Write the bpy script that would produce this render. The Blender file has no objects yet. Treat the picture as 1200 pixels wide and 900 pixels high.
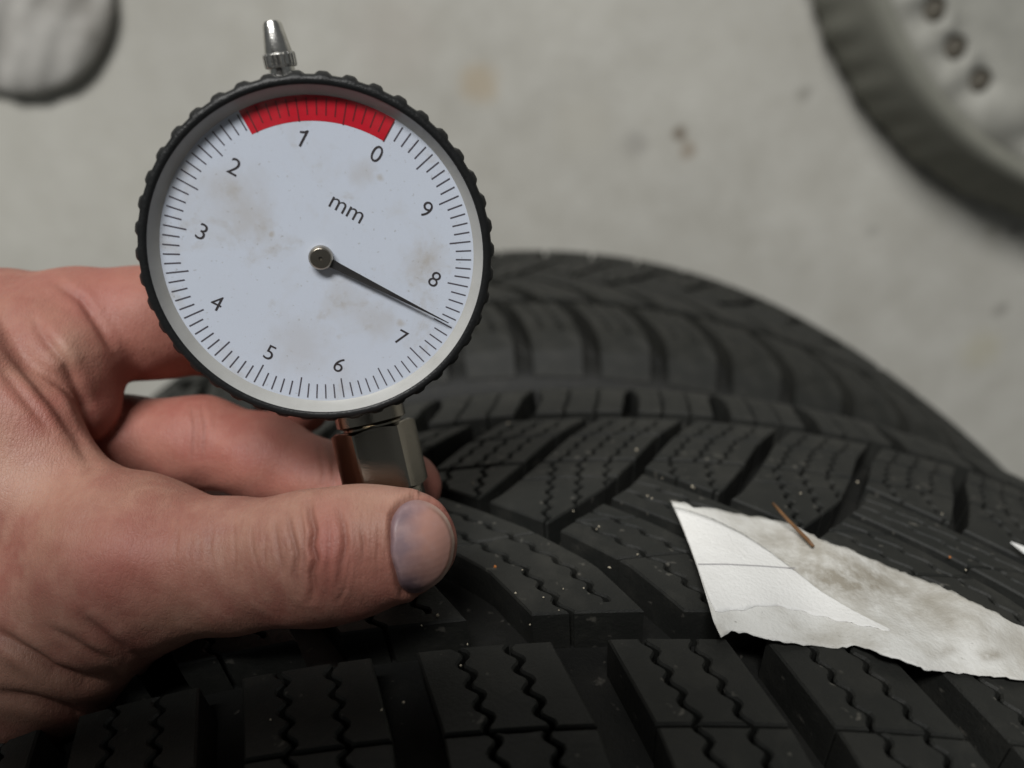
import bpy, bmesh, math, random
import numpy as np
from mathutils import Vector, Matrix
from mathutils.geometry import delaunay_2d_cdt
from mathutils.bvhtree import BVHTree

random.seed(7)
rng = np.random.default_rng(7)
SC = bpy.context.scene
COL = SC.collection

# ---------------------------------------------------------------- camera, light, exposure
R0, GAP, D0, PITCH_T = 0.316, 0.083, 0.151, 0.207      # tyre radius, camera stand-off, tyre centre below camera, stack pitch
DFLOOR = D0 + 0.105 + 3 * PITCH_T                       # camera height over the floor
XA = 0.026
TILT = math.radians(21)
F = 930.0                                               # focal length in photo pixels (1200 wide)
ct, st = math.cos(TILT), math.sin(TILT)
RT, UP, FW = np.array([1., 0, 0]), np.array([0, ct, -st]), np.array([0, -st, -ct])
CAM = np.array([0.0, R0 + GAP, DFLOOR])

cd = bpy.data.cameras.new('camera'); cam = bpy.data.objects.new('camera', cd); COL.objects.link(cam)
cd.sensor_width = 36; cd.lens = F / 1200 * 36
cd.clip_start = 0.005; cd.clip_end = 50
M = Matrix(((RT[0], UP[0], -FW[0], CAM[0]), (RT[1], UP[1], -FW[1], CAM[1]), (RT[2], UP[2], -FW[2], CAM[2]), (0, 0, 0, 1)))
cam.matrix_world = M
cd.dof.use_dof = True; cd.dof.focus_distance = 0.132; cd.dof.aperture_fstop = 10.5
SC.camera = cam

w = bpy.data.worlds.new('World'); SC.world = w; w.use_nodes = True
bg = w.node_tree.nodes['Background']; bg.inputs[0].default_value = (0.96, 1.0, 0.99, 1); bg.inputs[1].default_value = 0.095

def area(name, loc, target, sx, sy, power, col):
    ld = bpy.data.lights.new(name, 'AREA'); ld.shape = 'RECTANGLE'; ld.size = sx; ld.size_y = sy
    ld.energy = power; ld.color = col
    o = bpy.data.objects.new(name, ld); COL.objects.link(o)
    o.location = loc
    o.rotation_euler = (Vector(target) - Vector(loc)).to_track_quat('-Z', 'Y').to_euler()
    return o
area('ceiling_tube_light', (-0.62, 2.5, 2.35), (0.1, 0.45, 0.5), 1.5, 0.5, 108, (1.0, 0.99, 0.965))

SC.view_settings.view_transform = 'Standard'; SC.view_settings.look = 'None'
SC.view_settings.exposure = -0.2; SC.view_settings.gamma = 1.0; SC.view_settings.use_curve_mapping = False
SC.cycles.use_denoising = True
SC.cycles.max_bounces = 8

# ---------------------------------------------------------------- helpers
def pc(px, py, z):
    """photo pixel and depth (metres along the optical axis) -> world point"""
    return CAM + z * (RT * ((px - 600) / F) + UP * ((450 - py) / F) + FW)
def ray(px, py):
    return RT * ((px - 600) / F) + UP * ((450 - py) / F) + FW

def link(name, me, mat=None, parent=None, smooth=False):
    o = bpy.data.objects.new(name, me); COL.objects.link(o)
    if mat is not None and len(me.materials) == 0: me.materials.append(mat)
    if parent is not None: o.parent = parent
    if smooth:
        me.polygons.foreach_set('use_smooth', [True] * len(me.polygons)); me.update()
    return o
def mesh(name, v, f):
    me = bpy.data.meshes.new(name); me.from_pydata(np.asarray(v, float).tolist(), [], f.tolist() if isinstance(f, np.ndarray) else [tuple(int(i) for i in q) for q in f]); me.update(); return me
def empty(name, loc=(0, 0, 0)):
    o = bpy.data.objects.new(name, None); COL.objects.link(o); o.location = loc; o.empty_display_size = 0.01; return o
def tag(o, label=None, cat=None, group=None, kind=None):
    if label: o['label'] = label
    if cat: o['category'] = cat
    if group: o['group'] = group
    if kind: o['kind'] = kind
    return o
def lathe(profile, n, closed=False, scallop=None):
    """revolve (r, z) points about local z"""
    v, f = [], []
    m = len(profile)
    for i in range(n):
        a = 2 * math.pi * i / n
        for j, (r, z) in enumerate(profile):
            rr = r + (scallop(a, j) if scallop else 0)
            v.append((rr * math.cos(a), rr * math.sin(a), z))
    for i in range(n):
        k = (i + 1) % n
        for j in range(m if closed else m - 1):
            l = (j + 1) % m
            f.append((i * m + j, k * m + j, k * m + l, i * m + l))
    return v, f
def autosmooth(o, deg=35):
    me = o.data
    me.polygons.foreach_set('use_smooth', [True] * len(me.polygons))
    bm = bmesh.new(); bm.from_mesh(me)
    for e in bm.edges:
        if len(e.link_faces) == 2 and e.calc_face_angle(0) > math.radians(deg): e.smooth = False
    bm.to_mesh(me); bm.free(); return o

# ---------------------------------------------------------------- node materials
class NT:
    def __init__(s, name):
        s.m = bpy.data.materials.new(name); s.m.use_nodes = True
        s.t = s.m.node_tree; s.b = s.t.nodes['Principled BSDF']; s.out = s.t.nodes['Material Output']
    def n(s, typ, **kw):
        nd = s.t.nodes.new(typ)
        for k, v in kw.items():
            if k in nd.inputs.keys() and not hasattr(nd, k): s.set(nd.inputs[k], v)
            else: setattr(nd, k, v)
        return nd
    def set(s, sock, v):
        if isinstance(v, bpy.types.NodeSocket): s.t.links.new(v, sock)
        else:
            if hasattr(sock.default_value, '__len__') and not hasattr(v, '__len__'): v = (v,) * len(sock.default_value)
            if hasattr(v, '__len__') and len(v) == 3 and len(sock.default_value) == 4: v = (*v, 1)
            sock.default_value = v
    def P(s, **kw):
        for k, v in kw.items(): s.set(s.b.inputs[k.replace('_', ' ')], v)
        return s
    def coord(s, which='Object'):
        return s.n('ShaderNodeTexCoord').outputs[which]
    def noise(s, vec, scale, detail=4, rough=.55, dist=0.0):
        nd = s.n('ShaderNodeTexNoise'); s.set(nd.inputs['Vector'], vec); nd.inputs['Scale'].default_value = scale
        nd.inputs['Detail'].default_value = detail; nd.inputs['Roughness'].default_value = rough; nd.inputs['Distortion'].default_value = dist
        return nd.outputs['Fac']
    def ramp(s, fac, *stops):
        nd = s.n('ShaderNodeValToRGB'); s.set(nd.inputs['Fac'], fac)
        els = nd.color_ramp.elements
        while len(els) < len(stops): els.new(0.5)
        for e, (p, c) in zip(els, stops):
            e.position = p; e.color = (c, c, c, 1) if not hasattr(c, '__len__') else (*c, 1)
        return nd.outputs['Color']
    def mix(s, fac, a, b, mode='MIX'):
        nd = s.n('ShaderNodeMix', data_type='RGBA', blend_type=mode)
        s.set(nd.inputs[0], fac); s.set(nd.inputs[6], a); s.set(nd.inputs[7], b)
        return nd.outputs[2]
    def math(s, op, a, b=0.0, c=None, clamp=False):
        nd = s.n('ShaderNodeMath', operation=op, use_clamp=clamp); s.set(nd.inputs[0], a); s.set(nd.inputs[1], b)
        if c is not None: s.set(nd.inputs[2], c)
        return nd.outputs[0]
    def bump(s, h, strength=.3, dist=.001, normal=None):
        nd = s.n('ShaderNodeBump'); s.set(nd.inputs['Height'], h); nd.inputs['Strength'].default_value = strength; nd.inputs['Distance'].default_value = dist
        if normal is not None: s.set(nd.inputs['Normal'], normal)
        return nd.outputs['Normal']
    def attr(s, name):
        return s.n('ShaderNodeAttribute', attribute_name=name).outputs['Fac']
    def spot(s, vec, p, r, soft=.5):
        """1 inside a blob of radius r round p, fading out"""
        d = s.n('ShaderNodeVectorMath', operation='DISTANCE'); s.set(d.inputs[0], vec); d.inputs[1].default_value = tuple(p)
        mr = s.n('ShaderNodeMapRange', interpolation_type='SMOOTHSTEP'); s.set(mr.inputs[0], d.outputs['Value'])
        mr.inputs[1].default_value = r * (1 - soft); mr.inputs[2].default_value = r * (1 + soft); mr.inputs[3].default_value = 1; mr.inputs[4].default_value = 0
        return mr.outputs[0]

def floor_pt(px, py):
    d = ray(px, py); return CAM + d * (-CAM[2] / d[2])

def mat_concrete():
    t = NT('concrete'); v = t.coord()
    a = t.noise(v, 3.0, 6, .6); b = t.noise(v, 22, 6, .65); g = t.noise(v, 260, 3, .6); big = t.noise(v, 1.4, 3)
    c = t.ramp(a, (.3, (.43, .42, .383)), (.7, (.57, .56, .515)))
    c = t.mix(t.ramp(b, (.35, 0.0), (.7, .6)), c, (.385, .37, .325))
    c = t.mix(t.ramp(g, (.55, 0.0), (.72, .45)), c, (.29, .28, .25))
    c = t.mix(t.ramp(big, (.45, 0.0), (.7, .35)), c, (.60, .59, .53))
    vd = t.n('ShaderNodeVectorMath', operation='ADD'); t.set(vd.inputs[0], v)
    nz = t.n('ShaderNodeTexNoise'); t.set(nz.inputs['Vector'], v); nz.inputs['Scale'].default_value = 40
    sc = t.n('ShaderNodeVectorMath', operation='SCALE'); t.set(sc.inputs[0], nz.outputs['Color']); sc.inputs['Scale'].default_value = .016
    t.set(vd.inputs[1], sc.outputs[0]); vv = vd.outputs[0]
    off = np.array([.008, .008, .008])
    for (px, py, r, col, k) in ((562, 96, .019, (.42, .33, .21), .55), (797, 158, .0075, (.13, .095, .06), .8), (806, 176, .008, (.25, .19, .13), .6),
                                (745, 168, .013, (.27, .255, .235), .45), (942, 108, .007, (.25, .24, .21), .6), (1150, 410, .022, (.43, .40, .29), .5),
                                (1165, 268, .008, (.25, .24, .2), .5), (1187, 271, .007, (.2, .19, .17), .6), (1172, 362, .007, (.2, .19, .17), .55),
                                (680, 150, .03, (.44, .42, .36), .35), (460, 45, .04, (.42, .38, .34), .3), (1022, 272, .006, (.3, .29, .26), .5)):
        p = floor_pt(px, py)
        c = t.mix(t.math('MULTIPLY', t.spot(vv, p + off, r, .6), k), c, col)
    t.P(Base_Color=c, Roughness=.85, Normal=t.bump(g, .15, .001)); return t.m

def mat_rubber(name, base, dust, amount, rough=.62):
    t = NT(name); v = t.coord()
    a = t.noise(v, 45, 5, .6); g = t.noise(v, 1500, 3, .7); s = t.noise(v, 420, 2, .5)
    c = t.mix(t.ramp(a, (.35, 0.0), (.75, amount)), base, dust)
    c = t.mix(t.ramp(s, (.68, 0.0), (.78, .55)), c, (.16, .15, .13))
    g2 = t.noise(v, 160, 4, .6)
    c = t.mix(t.ramp(g2, (.52, 0.0), (.8, .6)), c, dust)
    h = t.math('ADD', g, t.math('MULTIPLY', g2, 1.5))
    t.P(Base_Color=c, Roughness=rough, Normal=t.bump(h, .35, .0004)); t.b.inputs['Specular IOR Level'].default_value = .28
    return t.m

def mat_plain(name, col, rough=.5, metal=0.0, spec=.5, nscale=None, namt=.2, bump=.0, dark=None):
    t = NT(name); v = t.coord()
    c = col
    if nscale:
        a = t.noise(v, nscale, 5, .6)
        c = t.mix(t.ramp(a, (.4, 0.0), (.75, namt)), col, dark or tuple(x * .5 for x in col))
        if bump: t.P(Normal=t.bump(t.noise(v, nscale * 6, 3), bump, .0003))
    t.P(Base_Color=c, Roughness=rough, Metallic=metal); t.b.inputs['Specular IOR Level'].default_value = spec
    return t.m

def mat_dial():
    t = NT('dial_white'); v = t.coord()
    a = t.noise(v, 95, 5, .62, .6); b = t.noise(v, 330, 4, .6); g = t.noise(v, 1400, 2)
    c = t.mix(t.ramp(a, (.50, 0.0), (.78, .42)), (.57, .62, .715), (.45, .425, .39))
    c = t.mix(t.ramp(t.math('MULTIPLY', a, b), (.30, 0.0), (.44, .38)), c, (.36, .32, .26))
    c = t.mix(t.ramp(g, (.66, 0.0), (.74, .4)), c, (.25, .23, .2))
    # grime marks of their own shape
    for (x, y, r, k) in ((-.0125, .0095, .0040, .35), (-.0105, .0058, .0030, .4), (-.004, -.015, .0042, .35), (.009, -.0105, .0028, .45), (.0067, .0135, .0018, .45),
                         (.0165, -.0005, .0028, .4), (.0128, -.0108, .0006, .8), (-.0075, .0035, .0004, .9), (.0045, -.0075, .0030, .25), (.0095, .0128, .0005, .8)):
        nz = t.n('ShaderNodeVectorMath', operation='ADD'); t.set(nz.inputs[0], v)
        nn = t.n('ShaderNodeTexNoise'); t.set(nn.inputs['Vector'], v); nn.inputs['Scale'].default_value = 420
        s2 = t.n('ShaderNodeVectorMath', operation='MULTIPLY_ADD'); t.set(s2.inputs[0], nn.outputs['Color']); s2.inputs[1].default_value = (.006 * min(1, r / .003),) * 3; s2.inputs[2].default_value = (-.003 * min(1, r / .003),) * 3
        t.set(nz.inputs[1], s2.outputs[0])
        c = t.mix(t.math('MULTIPLY', t.spot(nz.outputs[0], (x, y, 0), r, .8), k * .72), c, (.40, .36, .31))
    t.P(Base_Color=c, Roughness=.45); return t.m

def mat_paper(name, base, dirt, amt):
    t = NT(name); v = t.coord()
    a = t.noise(v, 55, 6, .68, .3); b = t.noise(v, 700, 3, .6); g = t.noise(v, 1500, 3)
    c = t.mix(t.ramp(a, (.44, 0.0), (.66, amt)), base, dirt)
    c = t.mix(t.ramp(b, (.66, 0.0), (.8, amt)), c, tuple(x * .6 for x in dirt))
    if amt > .4:
        c = t.mix(t.math('MULTIPLY', t.attr('grime'), t.ramp(t.noise(v, 130, 5, .7), (.36, 0.0), (.6, 1.0))), c, (.30, .275, .23))
    t.P(Base_Color=c, Roughness=.8, Normal=t.bump(t.math('ADD', t.math('MULTIPLY', a, 2.0), g), .35, .0006)); t.b.inputs['Specular IOR Level'].default_value = .25
    return t.m

def mat_skin():
    t = NT('skin'); v = t.coord()
    a = t.noise(v, 70, 5, .6); b = t.noise(v, 260, 4, .65); g = t.noise(v, 2600, 3, .7)
    c = t.mix(t.ramp(a, (.38, 0.0), (.62, 1.0)), (.325, .170, .122), (.275, .110, .084))
    c = t.mix(t.ramp(b, (.42, 0.0), (.72, .5)), c, (.395, .215, .16))
    c = t.mix(t.math('MULTIPLY', t.attr('red'), .85), c, (.35, .112, .090))
    c = t.mix(t.math('MULTIPLY', t.attr('pale'), .7), c, (.46, .29, .215))
    c = t.mix(t.math('MULTIPLY', t.attr('crease_shade'), .75), c, (.12, .042, .030))  # shade of the creases and nail fold, put into the skin colour
    c = t.mix(t.ramp(t.noise(v, 900, 4, .7), (.62, 0.0), (.78, .25)), c, (.33, .15, .10))
    vo = t.n('ShaderNodeTexVoronoi', feature='DISTANCE_TO_EDGE'); 
    mp = t.n('ShaderNodeMapping'); t.set(mp.inputs['Vector'], v); mp.inputs['Scale'].default_value = (1.0, .55, .55); mp.inputs['Rotation'].default_value = (.3, .2, .4)
    wv = t.n('ShaderNodeVectorMath', operation='ADD'); t.set(wv.inputs[0], mp.outputs[0])
    nn = t.n('ShaderNodeTexNoise'); t.set(nn.inputs['Vector'], v); nn.inputs['Scale'].default_value = 300
    s2 = t.n('ShaderNodeVectorMath', operation='SCALE'); t.set(s2.inputs[0], nn.outputs['Color']); s2.inputs['Scale'].default_value = .0012
    t.set(wv.inputs[1], s2.outputs[0])
    t.set(vo.inputs['Vector'], wv.outputs[0]); vo.inputs['Scale'].default_value = 1900
    cell = t.ramp(vo.outputs['Distance'], (0.0, 0.0), (.16, 1.0))
    ms = t.n('ShaderNodeMapping'); t.set(ms.inputs['Vector'], v); ms.inputs['Scale'].default_value = (1500, 330, 330)
    st_ = t.n('ShaderNodeTexNoise'); t.set(st_.inputs['Vector'], ms.outputs[0]); st_.inputs['Scale'].default_value = 1.0; st_.inputs['Detail'].default_value = 3; st_.inputs['Distortion'].default_value = .6
    c = t.mix(t.ramp(st_.outputs['Fac'], (.56, 0.0), (.74, .22)), c, (.22, .085, .06))
    cell = t.math('ADD', cell, t.math('MULTIPLY', st_.outputs['Fac'], 3.2))
    h = t.math('ADD', t.math('MULTIPLY', cell, .22), t.math('ADD', t.math('MULTIPLY', g, .5), t.math('MULTIPLY', b, 1.6)))
    t.P(Base_Color=c, Roughness=t.ramp(b, (.3, .46), (.7, .62)), Normal=t.bump(h, .38, .00035), Subsurface_Weight=.08)
    t.b.inputs['Subsurface Radius'].default_value = (1.0, .35, .2); t.b.inputs['Subsurface Scale'].default_value = .0025
    t.b.inputs['Specular IOR Level'].default_value = .38
    return t.m

def mat_nail():
    t = NT('nail'); v = t.coord()
    b = t.noise(v, 500, 4, .6)
    c = t.mix(t.attr('bruise'), (.40, .215, .175), (.215, .150, .170))
    c = t.mix(t.math('MULTIPLY', t.attr('dark'), .85), c, (.085, .06, .075))
    c = t.mix(t.math('MULTIPLY', t.attr('tip'), .8), c, (.60, .47, .38))
    c = t.mix(t.math('MULTIPLY', t.attr('line'), .8), c, (.18, .10, .07))
    c = t.mix(t.ramp(b, (.45, 0.0), (.7, .35)), c, (.42, .27, .25))
    wv = t.n('ShaderNodeTexWave', bands_direction='Y'); t.set(wv.inputs['Vector'], v); wv.inputs['Scale'].default_value = 260; wv.inputs['Distortion'].default_value = 2; wv.inputs['Detail'].default_value = 2
    t.P(Base_Color=c, Roughness=.44, Normal=t.bump(t.math('ADD', t.math('MULTIPLY', wv.outputs['Fac'], .4), t.noise(v, 1800, 3)), .08, .0003)); t.b.inputs['Specular IOR Level'].default_value = .4
    return t.m

def mat_glass():
    t = NT('dial_glass')
    tr = t.n('ShaderNodeBsdfTransparent'); gl = t.n('ShaderNodeBsdfGlossy'); gl.inputs['Roughness'].default_value = .06
    fr = t.n('ShaderNodeFresnel'); fr.inputs['IOR'].default_value = 1.45
    mx = t.n('ShaderNodeMixShader'); t.set(mx.inputs[0], t.math('MULTIPLY', fr.outputs[0], .35)); t.set(mx.inputs[1], tr.outputs[0]); t.set(mx.inputs[2], gl.outputs[0])
    df = t.n('ShaderNodeBsdfDiffuse'); df.inputs['Color'].default_value = (.75, .74, .7, 1)
    v = t.coord(); m2 = t.n('ShaderNodeMixShader')
    t.set(m2.inputs[0], t.ramp(t.noise(v, 140, 6, .7), (.5, .004), (.8, .035))); t.set(m2.inputs[1], mx.outputs[0]); t.set(m2.inputs[2], df.outputs[0])
    t.t.links.new(m2.outputs[0], t.out.inputs['Surface']); return t.m

def mat_bag():
    t = NT('bag_film'); v = t.coord()
    c = t.mix(t.ramp(t.noise(v, 14, 5, .6), (.4, 0.0), (.7, 1.0)), (.50, .485, .455), (.29, .275, .25))
    t.P(Base_Color=c, Roughness=.45, Normal=t.bump(t.noise(v, 60, 4), .3, .004)); return t.m

MAT = dict(
    concrete=mat_concrete(),
    tread=mat_rubber('tread_rubber', (.0115, .0125, .0115), (.040, .039, .034), .5),
    tread2=mat_rubber('tread_rubber_dusty', (.0125, .0132, .0115), (.038, .037, .032), .5),
    body=mat_rubber('carcass_rubber_shaded', (.008, .0085, .008), (.024, .023, .020), .4),  # carcass darker than the blocks, groove shade put into its colour
    dusty=mat_rubber('dusty_rubber', (.21, .21, .178), (.25, .247, .21), .8, .8),
    rim=mat_plain('rim_paint', (.36, .355, .32), .6, 0, .25, 30, .4),
    rimdark=mat_plain('rim_hole_shade', (.13, .118, .095), .7, 0, .3, 40, .4),
    bag=mat_bag(),
    bezel=mat_plain('bezel_plastic', (.009, .0095, .010), .42, 0, .32, 400, .4, .3, (.018, .019, .02)),
    ring=mat_plain('ring_grey', (.40, .40, .385), .38, 0, .5, 200, .4, .1, (.28, .27, .25)),
    dial=mat_dial(),
    red=mat_plain('dial_red', (.50, .006, .020), .5, 0, .25, 400, .3, 0, (.36, .01, .018)),
    ink=mat_plain('dial_ink', (.035, .03, .033), .6, 0, .3),
    tick=mat_plain('tick_ink', (.075, .068, .085), .6, 0, .3),
    inkred=mat_plain('dial_ink_on_red', (.13, .008, .012), .6, 0, .3),
    needle=mat_plain('needle_black', (.02, .019, .02), .4, 0, .4),
    hub=mat_plain('hub_steel', (.42, .38, .32), .28, 1.0, .5, 600, .3),
    hubface=mat_plain('hub_face', (.17, .155, .13), .45, 1.0, .5, 600, .3),
    chrome=mat_plain('nickel_plate', (.34, .31, .26), .05, 1.0, .5, 900, .4, .12, (.35, .32, .28)),
    cap=mat_plain('cap_metal', (.86, .845, .81), .22, 1.0, .5, 700, .4, .15),
    glass=mat_glass(),
    paper=mat_paper('paper_soiled', (.70, .70, .68), (.43, .41, .365), .85),
    paperclean=mat_paper('paper_clean', (.80, .80, .79), (.66, .65, .625), .4),
    twig=mat_plain('twig_brown', (.15, .075, .03), .6, 0, .4, 800, .5),
    grit=mat_plain('grit_pale', (.55, .49, .38), .7, 0, .3, 900, .5),
    gritorange=mat_plain('grit_rust', (.45, .16, .04), .7, 0, .3),
    skin=mat_skin(), nail=mat_nail(),
)

# ---------------------------------------------------------------- the phone that takes the picture, its lens at the camera; unseen, added to shade hand and tread
def build_phone():
    root = empty('smartphone'); root.matrix_world = M
    tag(root, 'unseen dark smartphone taking the picture, added to shade the hand', 'phone')
    x0, x1, y0, y1, r = -.153, .013, -.030, .050, .010
    def slab(name, za, zb, ins, material):
        ring_ = []
        for cx, cy, a0 in ((x1 - r, y1 - r, 0), (x0 + r, y1 - r, 90), (x0 + r, y0 + r, 180), (x1 - r, y0 + r, 270)):
            for k in range(9):
                a = math.radians(a0 + k * 11.25); ring_.append((cx + (r - ins) * math.cos(a), cy + (r - ins) * math.sin(a)))
        n = len(ring_); v = []
        for z, sh in ((za, .0012), (za + .0012, 0), (zb - .0012, 0), (zb, .0012)):
            for p in ring_:
                q = np.array(p); m = np.array([(x0 + x1) / 2, (y0 + y1) / 2]); d = q - m; v.append((*(q - d / np.linalg.norm(d) * sh), z))
        f = [(j * n + i, j * n + (i + 1) % n, (j + 1) * n + (i + 1) % n, (j + 1) * n + i) for j in range(3) for i in range(n)]
        f += [tuple(range(n - 1, -1, -1)), tuple(3 * n + i for i in range(n))]
        return link(name, mesh(name, v, f), material, root)
    slab('body', .0018, .0095, 0, MAT['bezel']); slab('screen', .0096, .0099, .003, MAT['needle'])
    v, f = lathe([(.0045, .0017), (.0045, .0010), (.0040, .0008), (.0036, .0010), (.0036, .0017)], 32)
    link('lens_ring', mesh('lens_ring', v, f), MAT['needle'], root)
build_phone()

# ---------------------------------------------------------------- floor
def build_floor():
    v, f = [], []
    n = 24; S = 8.0
    for i in range(n + 1):
        for j in range(n + 1): v.append(((i / n - .5) * 2 * S, (j / n - .5) * 2 * S, 0))
    for i in range(n):
        for j in range(n): a = i * (n + 1) + j; f.append((a, a + n + 1, a + n + 2, a + 1))
    tag(link('floor', mesh('floor', v, f), MAT['concrete']), kind='structure')
build_floor()

# ---------------------------------------------------------------- tyre profile
PROF = [(0, 0), (20, .25), (35, .8), (48, 1.7), (58, 2.4), (65, 2.9), (70, 3.5), (74, 4.3), (78, 6.0), (82, 9.6), (87, 17.5), (92, 28), (97, 40), (100.5, 50), (102.5, 61), (102.5, 72), (100, 84), (95, 95), (88, 105), (82, 111)]
PA = np.array(PROF, float)
# smooth by dense interpolation over arc length
_s = np.concatenate([[0], np.cumsum(np.hypot(*np.diff(PA, axis=0).T))])
_d = np.linspace(0, _s[-1], 400)
PX, PD = np.interp(_d, _s, PA[:, 0]), np.interp(_d, _s, PA[:, 1])
for _ in range(40):
    PX[1:-1] = .25 * PX[:-2] + .5 * PX[1:-1] + .25 * PX[2:]; PD[1:-1] = .25 * PD[:-2] + .5 * PD[1:-1] + .25 * PD[2:]
def prof(s):
    """signed arc length in mm -> axial mm, drop mm, outward normal (axial, radial)"""
    a = np.abs(s); x = np.interp(a, _d, PX); d = np.interp(a, _d, PD)
    e = .4; x2 = np.interp(a + e, _d, PX); d2 = np.interp(a + e, _d, PD); x1 = np.interp(np.maximum(a - e, 0), _d, PX); d1 = np.interp(np.maximum(a - e, 0), _d, PD)
    tx, td = x2 - x1, d2 - d1; L = np.hypot(tx, td) + 1e-9
    return np.sign(s) * x, d, np.sign(s) * td / L, tx / L
def tyre_xyz(u, s, h):
    """tread coordinates in mm (u round the tyre, s across, h above the tread face) -> metres in the tyre frame"""
    u, s, h = np.asarray(u, float), np.asarray(s, float), np.asarray(h, float)
    x, d, nx, nr = prof(s)
    r = R0 * 1000 - d + h * nr; ax = x + h * nx
    th = u / (R0 * 1000)
    return np.stack([r * np.sin(th), r * np.cos(th), -ax], -1) / 1000

# ---------------------------------------------------------------- tread blocks
P = 26.0
FF = np.array([(-22, -50), (-10, -38.5), (2, -27), (15, -19), (30, -11), (46, 0), (60, 9)], float)    # far ribs' groove line
FB = np.array([(-62, 17), (-52, 9), (-40, 0), (-26, -8), (-13, -20.5), (-4, -31), (5, -42), (13, -51), (22, -61)], float)  # near ribs' groove line
def fF(s): return np.interp(s, FF[:, 0], FF[:, 1])
def fB(s): return np.interp(s, FB[:, 0], FB[:, 1])
def Fl(j, s, off=0): return -3 + P * (j - 2) + fF(s) + off       # F_2 is the groove at u = -3
def Bl(j, s, off=0): return .4 + P * j + fB(s) + off
def GB(s): return np.interp(s, [-40, -10, 10], [3.4, 2.5, 2.2])
GW = 2.05                                                 # half widths of the far and near grooves, measured along u
def cross(fa, fb, lo, hi):
    for _ in range(50):
        m = (lo + hi) / 2
        if (fa(lo) - fb(lo)) * (fa(m) - fb(m)) <= 0: hi = m
        else: lo = m
    return (lo + hi) / 2
def sl(a, b, step=2.5):
    n = max(2, int(abs(b - a) / step) + 2); return np.linspace(a, b, n)
S_TOP, S_BOT = 44.3, -39.0
def cells():
    """name, outline, sipe lines and thin cuts of every block in one double pitch"""
    out = []
    # far block beside a short groove on its left: F2 (short) .. F3 (long), tip lower
    def far(j0, j1, b):
        L = lambda s: Fl(j0, s, GW); Rr = lambda s: Fl(j1, s, -GW); Bt = lambda s: Bl(b, s, GB(s) + .9)
        sL = cross(L, Bt, -30, 40); sR = cross(Rr, Bt, -40, 40)
        pts = [(L(s), s) for s in sl(S_TOP, sL)] + [(Bt(s), s) for s in sl(sL, sR)[1:]] + [(Rr(s), s) for s in sl(sR, S_TOP)[1:]]
        return pts
    def near(b0, b1, f, top_s):
        L = lambda s: Bl(b0, s, GB(s)); Rr = lambda s: Bl(b1, s, -GB(s)); Tp = lambda s: Fl(f, s, GW + 1.0)
        sL = cross(L, Tp, -40, 30); sR = cross(Rr, Tp, -40, 30)
        pts = [(L(s), s) for s in sl(S_BOT, sL)] + [(Tp(s), s) for s in sl(sL, sR)[1:]] + [(Rr(s), s) for s in sl(sR, S_BOT)[1:]]
        return pts
    out.append(('far', far(2, 3, 0), 2)); out.append(('far', far(3, 4, 2), 3))
    out.append(('near', near(0, 1, 3, 0), 0)); out.append(('near', near(1, 2, 3, 0), 1))
    return out
def zig(s, ph=0.0, amp=.62, wl=4.3):
    x = ((s + ph) / wl) % 1.0
    tri = np.abs(x * 2 - 1) * 2 - 1
    return amp * np.clip(tri * 1.7, -1, 1)
def gap_poly(line, s0, s1, w, ph, amp=.62):
    ss = np.arange(s0, s1, .62)
    c = np.array([line(s) + zig(s, ph, amp) for s in ss])
    return [(c[i] - w / 2, ss[i]) for i in range(len(ss))] + [(c[i] + w / 2, ss[i]) for i in range(len(ss) - 1, -1, -1)]
def thin_poly(fs, u0, u1, w):
    uu = np.linspace(u0, u1, 12)
    return [(u, fs(u) - w / 2) for u in uu] + [(u, fs(u) + w / 2) for u in uu[::-1]]

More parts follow.
